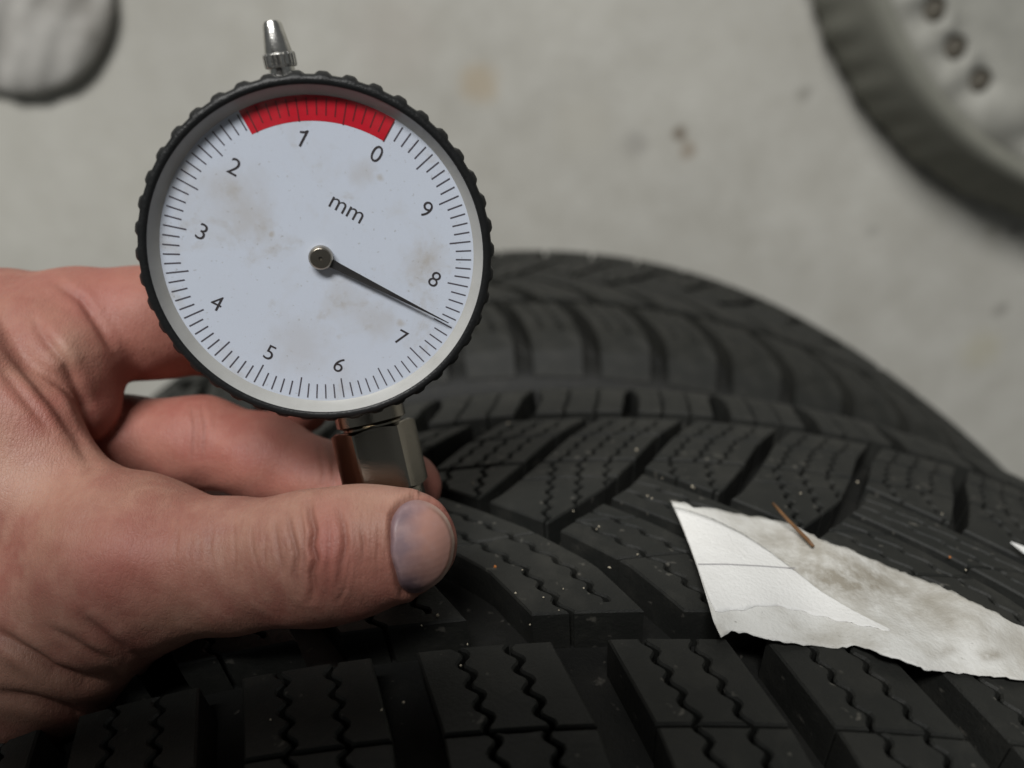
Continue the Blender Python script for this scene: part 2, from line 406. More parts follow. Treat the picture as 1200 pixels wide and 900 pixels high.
def ccw(poly):
    a = sum(p[0] * q[1] - q[0] * p[1] for p, q in zip(poly, poly[1:] + poly[:1]))
    return poly if a > 0 else poly[::-1]
def piece_mesh(name, outline, gaps, uc, scale, depth=8.4, bev=.42, draft=.9):
    """extrude outline minus gaps; uc = the u about which the mesh is centred (metres come out in tyre frame)"""
    verts, faces = [], []
    for poly in [ccw(q) for q in [outline] + gaps]:
        a = len(verts); verts += [Vector(p) for p in poly]; faces.append(list(range(a, len(verts))))
    vo, eo, fo, ov, oe, of = delaunay_2d_cdt(verts, [], faces, 1, 1e-4, True)
    tris = [f for f, src in zip(fo, of) if set(src) == {0}]
    V = np.array([(p.x, p.y) for p in vo])
    tris2 = []
    for f in tris:
        a, b, c = V[f[0]], V[f[1]], V[f[2]]
        ar = (b[0] - a[0]) * (c[1] - a[1]) - (b[1] - a[1]) * (c[0] - a[0])
        if abs(ar) < 1e-6: continue
        tris2.append(tuple(f) if ar > 0 else (f[0], f[2], f[1]))
    edges = {}
    for f in tris2:
        for i in range(3): edges[(f[i], f[(i + 1) % 3])] = 1
    bnd = [e for e in edges if (e[1], e[0]) not in edges]
    nrm = {}
    for a, b in bnd:
        d = V[b] - V[a]; L = np.hypot(*d) + 1e-9; n = np.array([-d[1], d[0]]) / L
        for k in (a, b): nrm[k] = nrm.get(k, 0) + n
    used = sorted({i for f in tris2 for i in f}); idx = {k: i for i, k in enumerate(used)}
    U, Sx, H = [], [], []
    for k in used:
        p = V[k].copy()
        if k in nrm:
            n = nrm[k]; L2 = n @ n
            if L2 > .05: p = p + n / max(L2 / 2, .35) / 2 * 2 * bev * .5 * 2 * .7
        U.append(p[0]); Sx.append(p[1]); H.append(0.0)
    F_ = [tuple(idx[i] for i in f) for f in tris2]
    bk = sorted(nrm); i1, i2 = {}, {}
    for k in bk:
        i1[k] = len(U); U.append(V[k][0]); Sx.append(V[k][1]); H.append(-bev)
    for k in bk:
        n = nrm[k]; n = n / (np.hypot(*n) + 1e-9)
        i2[k] = len(U); q = V[k] - n * draft * .0; U.append(q[0]); Sx.append(q[1]); H.append(-depth)
    for a, b in bnd:
        F_.append((idx[a], i1[a], i1[b], idx[b])); F_.append((i1[a], i2[a], i2[b], i1[b]))
    U = (np.array(U) - uc) * scale
    me = mesh(name, tyre_xyz(U, np.array(Sx), np.array(H)), F_)
    return me

def tread_set(scale, detail=True):
    """meshes of one double pitch: list of (mesh, u centre)"""
    res = []
    sw = .66
    for kind, outl, par in cells():
        gaps = []
        us = [p[0] for p in outl]; ss = [p[1] for p in outl]
        if detail:
            if kind == 'far':
                j = par
                smin = min(ss)
                for k, o in enumerate((.27, .5, .73)):
                    # sipes are broken at the thin cuts: three rows
                    for (a, b, sh, ph) in ((31.8, 43.0, 0.0, 0), (17.0, 32.4, -.6, 1.7)):
                        gaps.append(gap_poly(lambda s, o=o, sh=sh: Fl(j, s, P * o + sh), a, b, sw, ph, .5))
                for o in ((.28, .52, .76) if j == 2 else (.34, .66)):
                    gaps.append(gap_poly(lambda s, o=o: Fl(j, 12, P * o) - (12 - s) * .12, smin - 2 if o < .5 else smin - 2, 16.2, sw * 1.15, 2.1 * o, .6))
                w0, w1 = min(us) - 2, max(us) + 2
                for sc_ in ((31.8, 16.5) if j == 3 else (31.8, 16.5, 8.0)):
                    gaps.append(thin_poly(lambda u, sc_=sc_: sc_ + .0 * u, w0, w1, 1.25 if sc_ == 16.5 else .75))
            else:
                b = par
                smax = max(ss)
                for k, o in enumerate((.37, .68)):
                    gaps.append(gap_poly(lambda s, o=o: Bl(b, s, P * o), -36.5 if k == 1 else -41, smax + 2, .85, 1.3 * k, .62))
                uu = np.array(us)
                s0 = -23.0 if b == 0 else -16.0
                cu = Bl(b, s0, P * .5)
                gaps.append(thin_poly(lambda u, s0=s0, cu=cu: s0 + .16 * (u - cu), min(us) - 2, max(us) + 2, .5))
                if b == 0: gaps.append(thin_poly(lambda u, cu=cu: -9.5 + .1 * (u - cu), min(us) - 2, max(us) + 2, .45))
        uc = (min(us) + max(us)) / 2
        res.append((piece_mesh('tread_block', outl, gaps, uc, scale), uc))
    # shoulder blocks: near (s from -46 outwards) and far
    for k in range(2):
        c0 = 12 + P * k                      # groove centre at the near shoulder
        ln = lambda s, c=c0: c + np.interp(s, [-95, -80, -62, -45], [9.5, 8.5, 5.0, 0])
        lo, hi = -94, -45.6
        outl = [(ln(s) + 3.3, s) for s in sl(hi, lo)] + [(ln(s) + P - 3.3, s) for s in sl(lo, hi)]
        gaps = []
        if detail:
            for q, o in enumerate((.36, .64)):
                gaps.append(gap_poly(lambda s, o=o: ln(s) + P * o, -74, -42, .85, 1.9 * q + k, .62))
            gaps.append(thin_poly(lambda u: -63.0, min(p[0] for p in outl) - 1, max(p[0] for p in outl) + 1, .55))
        uc = c0 + P / 2 + 4
        res.append((piece_mesh('tread_block', outl, gaps, uc, scale), uc))
        c1 = 8 + P * k
        lf = lambda s, c=c1: c + np.interp(s, [46, 60, 80, 95], [-2.5, 0, 2, 3])
        lo, hi = 49.8, 94
        hw = lambda s: np.interp(s, [64, 72], [2.6, .9])
        outl = [(lf(s) + hw(s), s) for s in sl(hi, lo)] + [(lf(s) + P - hw(s), s) for s in sl(lo, hi)]
        gaps = []
        if detail:
            for q, o in enumerate((.36, .65)):
                gaps.append(gap_poly(lambda s, o=o: lf(s) + P * o, 47, 74, .6, 1.1 * q + k, .3))
        uc = c1 + P / 2
        res.append((piece_mesh('tread_block', outl, gaps, uc, scale), uc))
    return res

SET_M = tread_set(1.0); SET_L = tread_set(1.15); SET_P = tread_set(1.0, False)

def carcass_mesh():
    """the tyre without its blocks: groove floor, sidewalls and beads"""
    prof_pts = []
    for s in np.concatenate([np.linspace(-_d[-1], -100, 30), np.linspace(-95, 95, 48), np.linspace(100, _d[-1], 30)]):
        x, d, nx, nr = prof(np.array(s))
        h = -8.0 * (1 - np.clip((abs(s) - 84) / 9, 0, 1))
        prof_pts.append(((R0 * 1000 - d + h * nr) / 1000, -(x + h * nx) / 1000))
    # inner lining
    for k in np.linspace(0, 1, 14):
        a = math.pi * k
        prof_pts.append((.205 + .07 * math.sin(a), -(.080 * math.cos(a))))
    v, f = lathe(prof_pts, 240, closed=True)
    return mesh('tyre_body', v, f)
CARCASS = carcass_mesh()

def rest_blocks(a0, n, arc):
    """the blocks round the far side of the tyre, joined"""
    vs, fs = [], []; off = 0
    for k in range(n):
        sh = a0 + arc * (k + .5) / n - P
        for me, uc in SET_P:
            nv = len(me.vertices); co = np.empty(nv * 3, np.float32); me.vertices.foreach_get('co', co); co = co.reshape(-1, 3)
            th = -(sh + uc) / (R0 * 1000); c, s = math.cos(th), math.sin(th)
            q = np.stack([co[:, 0] * c - co[:, 1] * s, co[:, 0] * s + co[:, 1] * c, co[:, 2]], 1)
            vs.append(q); fs += [tuple(i + off for i in p.vertices) for p in me.polygons]; off += nv
    return mesh('tread_blocks_behind', np.concatenate(vs), fs)

DUSTY = {}
def dusty_copy(me):
    if me.name in DUSTY: return DUSTY[me.name]
    c = me.copy(); c.materials.clear(); return c
def make_tyre(x, y, z, phase, label, detailed, left_scale, tm='tread'):
    t = tag(empty('tyre', (x, y, z)), label, 'tyre', 'black winter tyres stacked under the gauge')
    link('tyre_body', CARCASS, MAT['body'], t, True)
    if not detailed:
        o = link('tread_blocks', REST_ALL, MAT['tread'], t); o['kind'] = 'stuff'; return t
    NR, NL = 5, 5
    def put(me, u):
        o = link('tread_block', me if tm == 'tread' else DUSTY.setdefault(me.name, dusty_copy(me)), MAT[tm], t); o.rotation_euler = (0, 0, -u / (R0 * 1000))
    for k in range(-NL, NR):
        for q, ((mM, uc), (mL, _)) in enumerate(zip(SET_M, SET_L)):
            me_is_shoulder = q >= 4
            u = uc + 2 * P * k + phase
            if left_scale and u < (0 if me_is_shoulder else -45): put(mL, u * 1.15)
            else: put(mM, u)
    lo = (-2 * P * NL) * (1.15 if left_scale else 1) + phase; hi = 2 * P * NR + phase
    arc = 2 * math.pi * R0 * 1000 - (hi - lo)
    n = round(arc / (2 * P))
    o = link('tread_blocks_behind', rest_blocks(hi + P * .3, n, arc), MAT[tm], t); o['kind'] = 'stuff'
    return t
REST_ALL = rest_blocks(0, 38, 2 * math.pi * R0 * 1000)
Z1 = DFLOOR - D0
T2X = 0.012
make_tyre(XA, 0, Z1, 0.0, 'topmost black winter tyre of the stack, under the hand and paper scrap', True, True)
make_tyre(T2X, 0.0, Z1 - PITCH_T, -3.0, 'second black winter tyre, directly beneath the topmost one and blurred against the floor', True, False, 'tread2')
make_tyre(0.0, -.045, Z1 - 2 * PITCH_T, 5, 'third black winter tyre of the stack, tucked back under the upper pair', False, False)
make_tyre(0.01, -.10, Z1 - 3 * PITCH_T, 11, 'lowest black winter tyre of the stack, standing on the concrete floor', False, False)

def tyre_hit(px, py, h=0.0, xa=XA, zc=Z1):
    """where the photo pixel's ray meets the top tyre's tread face raised by h metres"""
    d = ray(px, py); t = np.linspace(.05, .45, 4001)
    Q = CAM + t[:, None] * d
    r = np.hypot(Q[:, 0] - xa, Q[:, 1]); S = (zc - Q[:, 2]) * 1000
    dr = np.interp(np.abs(S), PX[:330], PD[:330])
    ok = np.where(r < R0 - dr / 1000 + h)[0]
    if len(ok) == 0: return None
    return Q[ok[0]]

# ---------------------------------------------------------------- the wheel on the floor
def build_wheel():
    cx, cy, R = .6451, .2370 + CAM[1], .3856
    t = tag(empty('wheel', (cx, cy, 0)), 'grey dusty wheel with pale perforated rim lying flat on the concrete floor', 'wheel')
    RI = .349
    prof_ = [(RI - .012, .020), (RI, .004), (R - .012, .003), (R - .002, .008), (R, .014), (R - .002, .026), (R - .008, .044), (R - .015, .060), (R - .022, .074), (RI + .008, .084), (RI, .084), (RI - .004, .078), (RI - .010, .06)]
    def knob(a, j):
        return .0011 * math.sin(a * 74) + .001 * math.sin(a * 31 + 1) if 3 <= j <= 6 else 0
    v, f = lathe(prof_, 560, closed=True, scallop=knob)
    link('tyre', mesh('wheel_tyre', v, f), MAT['dusty'], t, True)
    # rim disc with real round holes
    nh, rh, hr = 48, .3127, .0118
    verts, faces = [], []
    def circ(c, r, n): return [Vector((c[0] + r * math.cos(2 * math.pi * i / n), c[1] + r * math.sin(2 * math.pi * i / n))) for i in range(n)]
    loops = [circ((0, 0), .350, 140), circ((0, 0), .06, 40)]
    for k in [q for q in range(nh) if q % 6 != 2]:
        a = 2 * math.pi * k / nh + math.radians(-138.1); loops.append(circ((rh * math.cos(a), rh * math.sin(a)), hr, 18))
    extra = [Vector((r * math.cos(2 * math.pi * (i + .5 * q) / 80), r * math.sin(2 * math.pi * (i + .5 * q) / 80))) for q, r in enumerate((.292, .283, .272, .24, .18, .12)) for i in range(80)]
    for lp in loops: a = len(verts); verts += lp; faces.append(list(range(a, len(verts))))
    verts += extra
    vo, eo, fo, ov, oe, of = delaunay_2d_cdt(verts, [], faces, 1, 1e-6, True)
    tr = [fc for fc, src in zip(fo, of) if set(src) == {0}]
    def zz(x, y):
        r = math.hypot(x, y)
        return float(np.interp(r, [0, .06, .24, .272, .283, .292, .30, .325, .338, .350], [.060, .060, .066, .066, .062, .070, .078, .078, .074, .076]))
    me = mesh('rim', [(p.x, p.y, zz(p.x, p.y)) for p in vo], tr)
    o = link('rim', me, MAT['rim'], t, True)
    md = o.modifiers.new('thickness', 'SOLIDIFY'); md.thickness = .004; md.offset = -1
    # a dull plug added close under each hole, coloured as the shade inside
    for k in range(nh):
        a = 2 * math.pi * k / nh + math.radians(-138.1)
        v, f = lathe([(0, .0745), (.006, .0742), (.0125, .072), (.0125, .068)], 14)
        link('hole_shade_disc', mesh('hole_shade_disc', [(p[0] + rh * math.cos(a), p[1] + rh * math.sin(a), p[2]) for p in v], f), MAT['rimdark'], o, True) if k < 1 else None
        if k == 0: shade_disc = bpy.data.objects['hole_shade_disc']
        elif k % 6 != 2:
            c = shade_disc.copy(); COL.objects.link(c); c.parent = o; c.rotation_euler = (0, 0, 2 * math.pi * k / nh)
build_wheel()

# ---------------------------------------------------------------- crumpled bag on the floor
def build_bag():
    c = np.array([-.499, .094 + CAM[1], 0.0]); R = .108
    nu, nv = 200, 80
    v, f = [], []
    for j in range(nv + 1):
        b = math.pi * j / nv
        for i in range(nu):
            a = 2 * math.pi * i / nu
            x, y, z = math.sin(b) * math.cos(a), math.sin(b) * math.sin(a), math.cos(b)
            q = x * .55 + y * -.83 + .16 * math.sin(2.1 * (x * .6 + y * .8) + 1.0)      # pleats run along one diagonal
            e = x * .83 + y * .55
            fold = .10 * (abs(math.sin(q * 4.6 + .6)) ** .6 - .6) + .045 * math.sin(q * 13 + 1.2 * math.sin(e * 3)) + .03 * math.sin(q * 27 + e * 4) + .02 * math.sin(e * 19 + q * 11)
            k = 1 + .18 * fold * max(0, z + .6)
            hz = .012 + z * .021 + .32 * fold * R * max(0, z) 
            v.append((c[0] + R * k * x, c[1] + R * k * y, max(.0015, hz)))
    for j in range(nv):
        for i in range(nu):
            k = (i + 1) % nu; f.append((j * nu + i, (j + 1) * nu + i, (j + 1) * nu + k, j * nu + k))
    o = link('plastic_bag', mesh('plastic_bag', v, f), MAT['bag'], None, True)
    tag(o, 'crumpled pale grey plastic bag bundle resting on the concrete floor', 'bag')
build_bag()

# ---------------------------------------------------------------- the gauge
n_ = np.array([0.14268686, 0.32180686, -0.93599188]); C_ = np.array([-30.7543, -20.5052, 128.0]) / 1000
tx_, ty_ = 0.32763724, -0.15127985
Rx = np.array([[1, 0, 0], [0, math.cos(tx_), -math.sin(tx_)], [0, math.sin(tx_), math.cos(tx_)]])
Ry = np.array([[math.cos(ty_), 0, math.sin(ty_)], [0, 1, 0], [-math.sin(ty_), 0, math.cos(ty_)]])
RG = Ry @ Rx
def c2w(vv): return RT * vv[0] - UP * vv[1] + FW * vv[2]
gx, gy, gz = c2w(RG[:, 0]), -c2w(RG[:, 1]), -c2w(RG[:, 2])
gpos = CAM + c2w(C_)
ROLL = 0.49825
def gauge_matrix():
    m = Matrix.Identity(4)
    for i in range(3):
        m[i][0], m[i][1], m[i][2], m[i][3] = gx[i], gy[i], gz[i], gpos[i]
    return m
GM = gauge_matrix()
mm = .001
def build_gauge():
    g = empty('depth_gauge'); g.matrix_world = GM
    tag(g, 'round dial tread depth gauge with white face, red zone and ribbed black bezel', 'gauge')
    # dial
    v, f = lathe([(0, 0), (12, 0), (20, 0), (25.25, 0)], 96); v = [(a * mm, b * mm, c * mm) for a, b, c in v]
    link('dial_face', mesh('dial_face', v, f), MAT['dial'], g)
    def pol(r, a, h=0.0):  # a clockwise from the 12 o'clock of the housing
        return (r * math.sin(a) * mm, r * math.cos(a) * mm, h * mm)
    # red zone from 0 to 1.57
    N = 40; v, f = [], []
    for i in range(N + 1):
        a = ROLL - math.radians(36 * 1.57) * i / N
        v += [pol(20.85, a, .03), pol(24.6, a, .03)]
    for i in range(N): f.append((2 * i, 2 * i + 1, 2 * i + 3, 2 * i + 2))
    link('red_zone', mesh('red_zone', v, f), MAT['red'], g)
    # ticks
    for nm, rr, mt in (('tick_marks', range(16, 100), 'tick'), ('tick_marks', range(0, 16), 'inkred')):
        v, f = [], []
        for k in rr:
            a = ROLL - math.radians(3.6 * k)
            r1 = 20.78 if k % 5 == 0 else 21.7
            r2 = 24.24; wd = .105
            e = (math.cos(a) * wd * mm, -math.sin(a) * wd * mm)
            b = len(v)
            for r, s in ((r1, -1), (r1, 1), (r2, 1), (r2, -1)):
                p = pol(r, a, .055); v.append((p[0] + s * e[0], p[1] + s * e[1], p[2]))
            f.append((b, b + 1, b + 2, b + 3))
        o = link(nm, mesh('tick_marks', v, f), MAT[mt], g)
    def text(body, name, x, y, size):
        cu = bpy.data.curves.new(name, 'FONT'); cu.body = body; cu.size = size * mm; cu.align_x = 'CENTER'; cu.align_y = 'CENTER'
        cu.extrude = .00001; cu.offset = -.00002
        cu.resolution_u = 6
        o = bpy.data.objects.new(name, cu); COL.objects.link(o); cu.materials.append(MAT['ink']); o.parent = g
        me = bpy.data.meshes.new_from_object(o); bpy.data.objects.remove(o); bpy.data.curves.remove(cu)
        o = link(name, me, None, g)
        o.location = (x * mm, y * mm, .05 * mm); o.rotation_euler = (0, 0, -ROLL)
        return o
    for k in range(10):
        a = ROLL - math.radians(36 * k)
        if k == 1:
            # the default face draws a bare stroke; the dial's 1 has a flag
            pts = [(.12, -1.36), (.46, -1.36), (.46, 1.36), (.2, 1.36), (.02, 1.08), (-.36, .84), (-.62, .74), (-.62, .46), (-.3, .54), (.12, .8)]
            o = link('numeral', mesh('numeral', [(x * mm, y * mm, .00006) for x, y in pts], [(0, 1, 2, 3, 4, 9), (4, 5, 8, 9), (5, 6, 7, 8)]), MAT['ink'], g)
            o.location = (18.5 * math.sin(a) * mm, 18.5 * math.cos(a) * mm, 0); o.rotation_euler = (0, 0, -ROLL); continue
        text(str(k), 'numeral', 18.5 * math.sin(a), 18.5 * math.cos(a), 3.75)
    text('mm', 'unit_lettering', 8.9 * math.sin(ROLL), 8.9 * math.cos(ROLL), 3.9)
    # needle
    a = ROLL - math.radians(36 * 7.48) ; 
    a = math.radians(116.9)
    def wedge(r, wdt, h): 
        e = (math.cos(a) * wdt, -math.sin(a) * wdt)
        p = pol(r, a, h); return [(p[0] - e[0] * mm, p[1] - e[1] * mm, p[2]), (p[0] + e[0] * mm, p[1] + e[1] * mm, p[2])]
    v = []
    for r, wd in ((0, .85), (3, .62), (12, .36), (19, .17), (23.2, .08)):
        v += wedge(r, wd, .95) + wedge(r, wd * .8, .8)
    f = []
    for i in range(4):
        b = 4 * i
        f += [(b, b + 1, b + 5, b + 4), (b + 2, b + 6, b + 7, b + 3), (b, b + 4, b + 6, b + 2), (b + 1, b + 3, b + 7, b + 5)]
    f += [(0, 2, 3, 1), (16, 17, 19, 18)]
    nd = link('needle', mesh('needle', v, f), MAT['needle'], g)
    # hub: conical side, flat dark face with a centre pit
    pr = [(1.75, .0), (1.95, .25), (1.95, 1.1), (1.7, 1.5), (1.55, 1.6)]
    v, f = lathe([(r * mm, z * mm) for r, z in pr], 40); hb = autosmooth(link('hub', mesh('hub', v, f), MAT['hub'], nd), 40)
    pr = [(1.55, 1.6), (.32, 1.62), (.22, 1.4), (0, 1.38)]
    v, f = lathe([(r * mm, z * mm) for r, z in pr], 40); autosmooth(link('hub_face', mesh('hub_face', v, f), MAT['hubface'], nd), 30)
    # sloping ring between dial and bezel
    pr = [(24.65, .02), (25.0, .35), (25.65, 1.2), (26.05, 2.0)]
    v, f = lathe([(r * mm, z * mm) for r, z in pr], 128); link('inner_ring', mesh('inner_ring', v, f), MAT['ring'], g, True)
    # glass
    v, f = lathe([(0, 1.85), (25.95, 1.85)], 96); v = [(a_ * mm if 0 else a_ * mm, b_ * mm, c_ * mm) for a_, b_, c_ in v]
    link('dial_glass', mesh('dial_glass', v, f), MAT['glass'], g)
    # bezel with ribs
    nr = 43
    pr = [(26.0, 1.2), (26.0, 1.95), (26.2, 2.2), (26.8, 2.3), (27.3, 1.95), (27.5, 1.3), (27.5, .5), (27.5, -1.5), (27.5, -4.2), (27.2, -4.9), (25.0, -5.2)]
    def rib(a_, j):
        if not 3 <= j <= 9: return 0
        x = (a_ * nr / (2 * math.pi)) % 1.0
        b = 1 / (1 + math.exp(-(.5 - abs(x - .5) * 2 - .04) * 22))
        amp = {3: .0, 4: .06, 5: .40, 6: .56, 7: .58, 8: .5, 9: .2}[j]
        return amp * b
    pm = [(r * mm, z * mm) for r, z in pr]
    v, f = lathe(pm, nr * 14, scallop=lambda a_, j: rib(a_, j) * mm)
    autosmooth(link('bezel', mesh('bezel', v, f), MAT['bezel'], g), 50)
    # body behind
    pr = [(26.4, -4.6), (26.4, -11.0), (25.6, -12.6), (23.5, -13.2), (0, -13.2)]
    v, f = lathe([(r * mm, z * mm) for r, z in pr], 96); autosmooth(link('gauge_body', mesh('gauge_body', v, f), MAT['bezel'], g), 40)
    # stem parts: local frame with y along the stem, pointing down
    def along(prof2, n, name, material, p0, ang, parent=g, tilt=0.0, deg=40):
        """revolve (r, t) about an axis lying in the gauge plane: p0 = (x, y, h) mm, ang clockwise from +y"""
        v, f = lathe(prof2, n)
        d0 = np.array([math.sin(ang), math.cos(ang), 0]); sdir = np.array([math.cos(ang), -math.sin(ang), 0]); h0 = np.array([0, 0, 1.])
        d = d0 * math.cos(tilt) + h0 * math.sin(tilt); hdir = h0 * math.cos(tilt) - d0 * math.sin(tilt)
        vv = [(np.array(p0) + x * sdir + y * hdir + t * d) * mm for x, y, t in v]
        return autosmooth(link(name, mesh(name, vv, f), material, parent), deg)
    SA = math.radians(166.5); HB = -7.5
    q0 = np.array([0.35, 0, HB]); TL = math.radians(17)
    q0 = q0 + 22 * np.array([math.sin(SA), math.cos(SA), 0]) - 22 * np.array([math.sin(SA) * math.cos(TL), math.cos(SA) * math.cos(TL), math.sin(TL)])
    # stem axis passes (8.6, -32) and (11, -43)
    along([(0, 24), (6.3, 24), (6.3, 31.6), (5.2, 32.2), (5.2, 33.4)], 40, 'stem_collar', MAT['chrome'], q0, SA, tilt=TL)
    # hex nut: six flats, chamfered ends
    def hexnut(t0, t1, rc, rot):
        bm_v, bm_f = [], []
        angs = [60 * q + a for q in range(6) for a in (0.01, 1.5, 9, 18, 30, 42, 51, 58.5)]
        n = len(angs); rows = [(t0 + .05, .5), (t0 + .0, .80), (t0 + .02, .855), (None, 1), (None, 1), (t1 - .02, .86), (t1, .80)]
        for (i) in range(n):
            th = math.radians(angs[i])
            loc = (th % (math.pi / 3)) - math.pi / 6
            rh_ = min(rc * math.cos(math.pi / 6) / math.cos(loc), rc * .968)
            drop = (rh_ - rc * .86) * .62
            for j, (tt, k) in enumerate(rows):
                if j == 3: r, tt = rh_, t0 + drop + .03
                elif j == 4: r, tt = rh_, t1 - drop - .03
                else: r = min(rc * k, rh_)
                bm_v.append((r * math.cos(th + rot), r * math.sin(th + rot), tt))
        m_ = len(rows)
        for i in range(n):
            k = (i + 1) % n
            for j in range(m_ - 1): bm_f.append((i * m_ + j, k * m_ + j, k * m_ + j + 1, i * m_ + j + 1))
        d0 = np.array([math.sin(SA), math.cos(SA), 0]); sdir = np.array([math.cos(SA), -math.sin(SA), 0]); h0 = np.array([0, 0, 1.])
        d = d0 * math.cos(TL) + h0 * math.sin(TL); hdir = h0 * math.cos(TL) - d0 * math.sin(TL)
        vv = [(q0 + x * sdir + y * hdir + t * d) * mm for x, y, t in bm_v]
        autosmooth(link('hex_nut', mesh('hex_nut', vv, bm_f), MAT['chrome'], g), 22)
    hexnut(32.4, 44.4, 7.85, math.radians(7))
    knl = []
    along([(0, 44.0), (6.6, 44.2), (6.6, 47.5), (5.5, 48.2), (5.5, 58), (2.0, 59), (2.0, 63), (.8, 64), (0, 64)], 36, 'probe_stem', MAT['chrome'], q0, SA, tilt=TL)
    # cap on top
    KA = math.radians(-10.6); k0 = np.array([-.35, 0, -5.2])
    along([(0, 24), (2.0, 24), (2.0, 29.1), (0, 29.1)], 28, 'cap_neck', MAT['cap'], k0, KA)
    def knurl():
        n = 22 * 4; prof2 = [(1.9, 28.75), (2.42, 28.9), (2.5, 29.2), (2.5, 30.6), (2.42, 30.9), (1.9, 31.0)]
        v, f = [], []
        m_ = len(prof2)
        for i in range(n):
            th = 2 * math.pi * i / n; dd = -.22 if i % 4 == 0 else 0
            for j, (r, t) in enumerate(prof2): v.append(((r + (dd if 1 <= j <= 4 else 0)) * math.cos(th), (r + (dd if 1 <= j <= 4 else 0)) * math.sin(th), t))
        for i in range(n):
            k = (i + 1) % n
            for j in range(m_ - 1): f.append((i * m_ + j, k * m_ + j, k * m_ + j + 1, i * m_ + j + 1))
        d = np.array([math.sin(KA), math.cos(KA), 0]); sdir = np.array([math.cos(KA), -math.sin(KA), 0]); hdir = np.array([0, 0, 1.])
        link('knurled_ring', mesh('knurled_ring', [(k0 + x * sdir + y * hdir + t * d) * mm for x, y, t in v], f), MAT['cap'], g)
    knurl()
    along([(2.15, 30.9), (2.15, 31.0), (1.5, 35.0), (1.25, 35.45), (0, 35.5)], 30, 'cap_tip', MAT['cap'], k0, KA)
    return g
build_gauge()

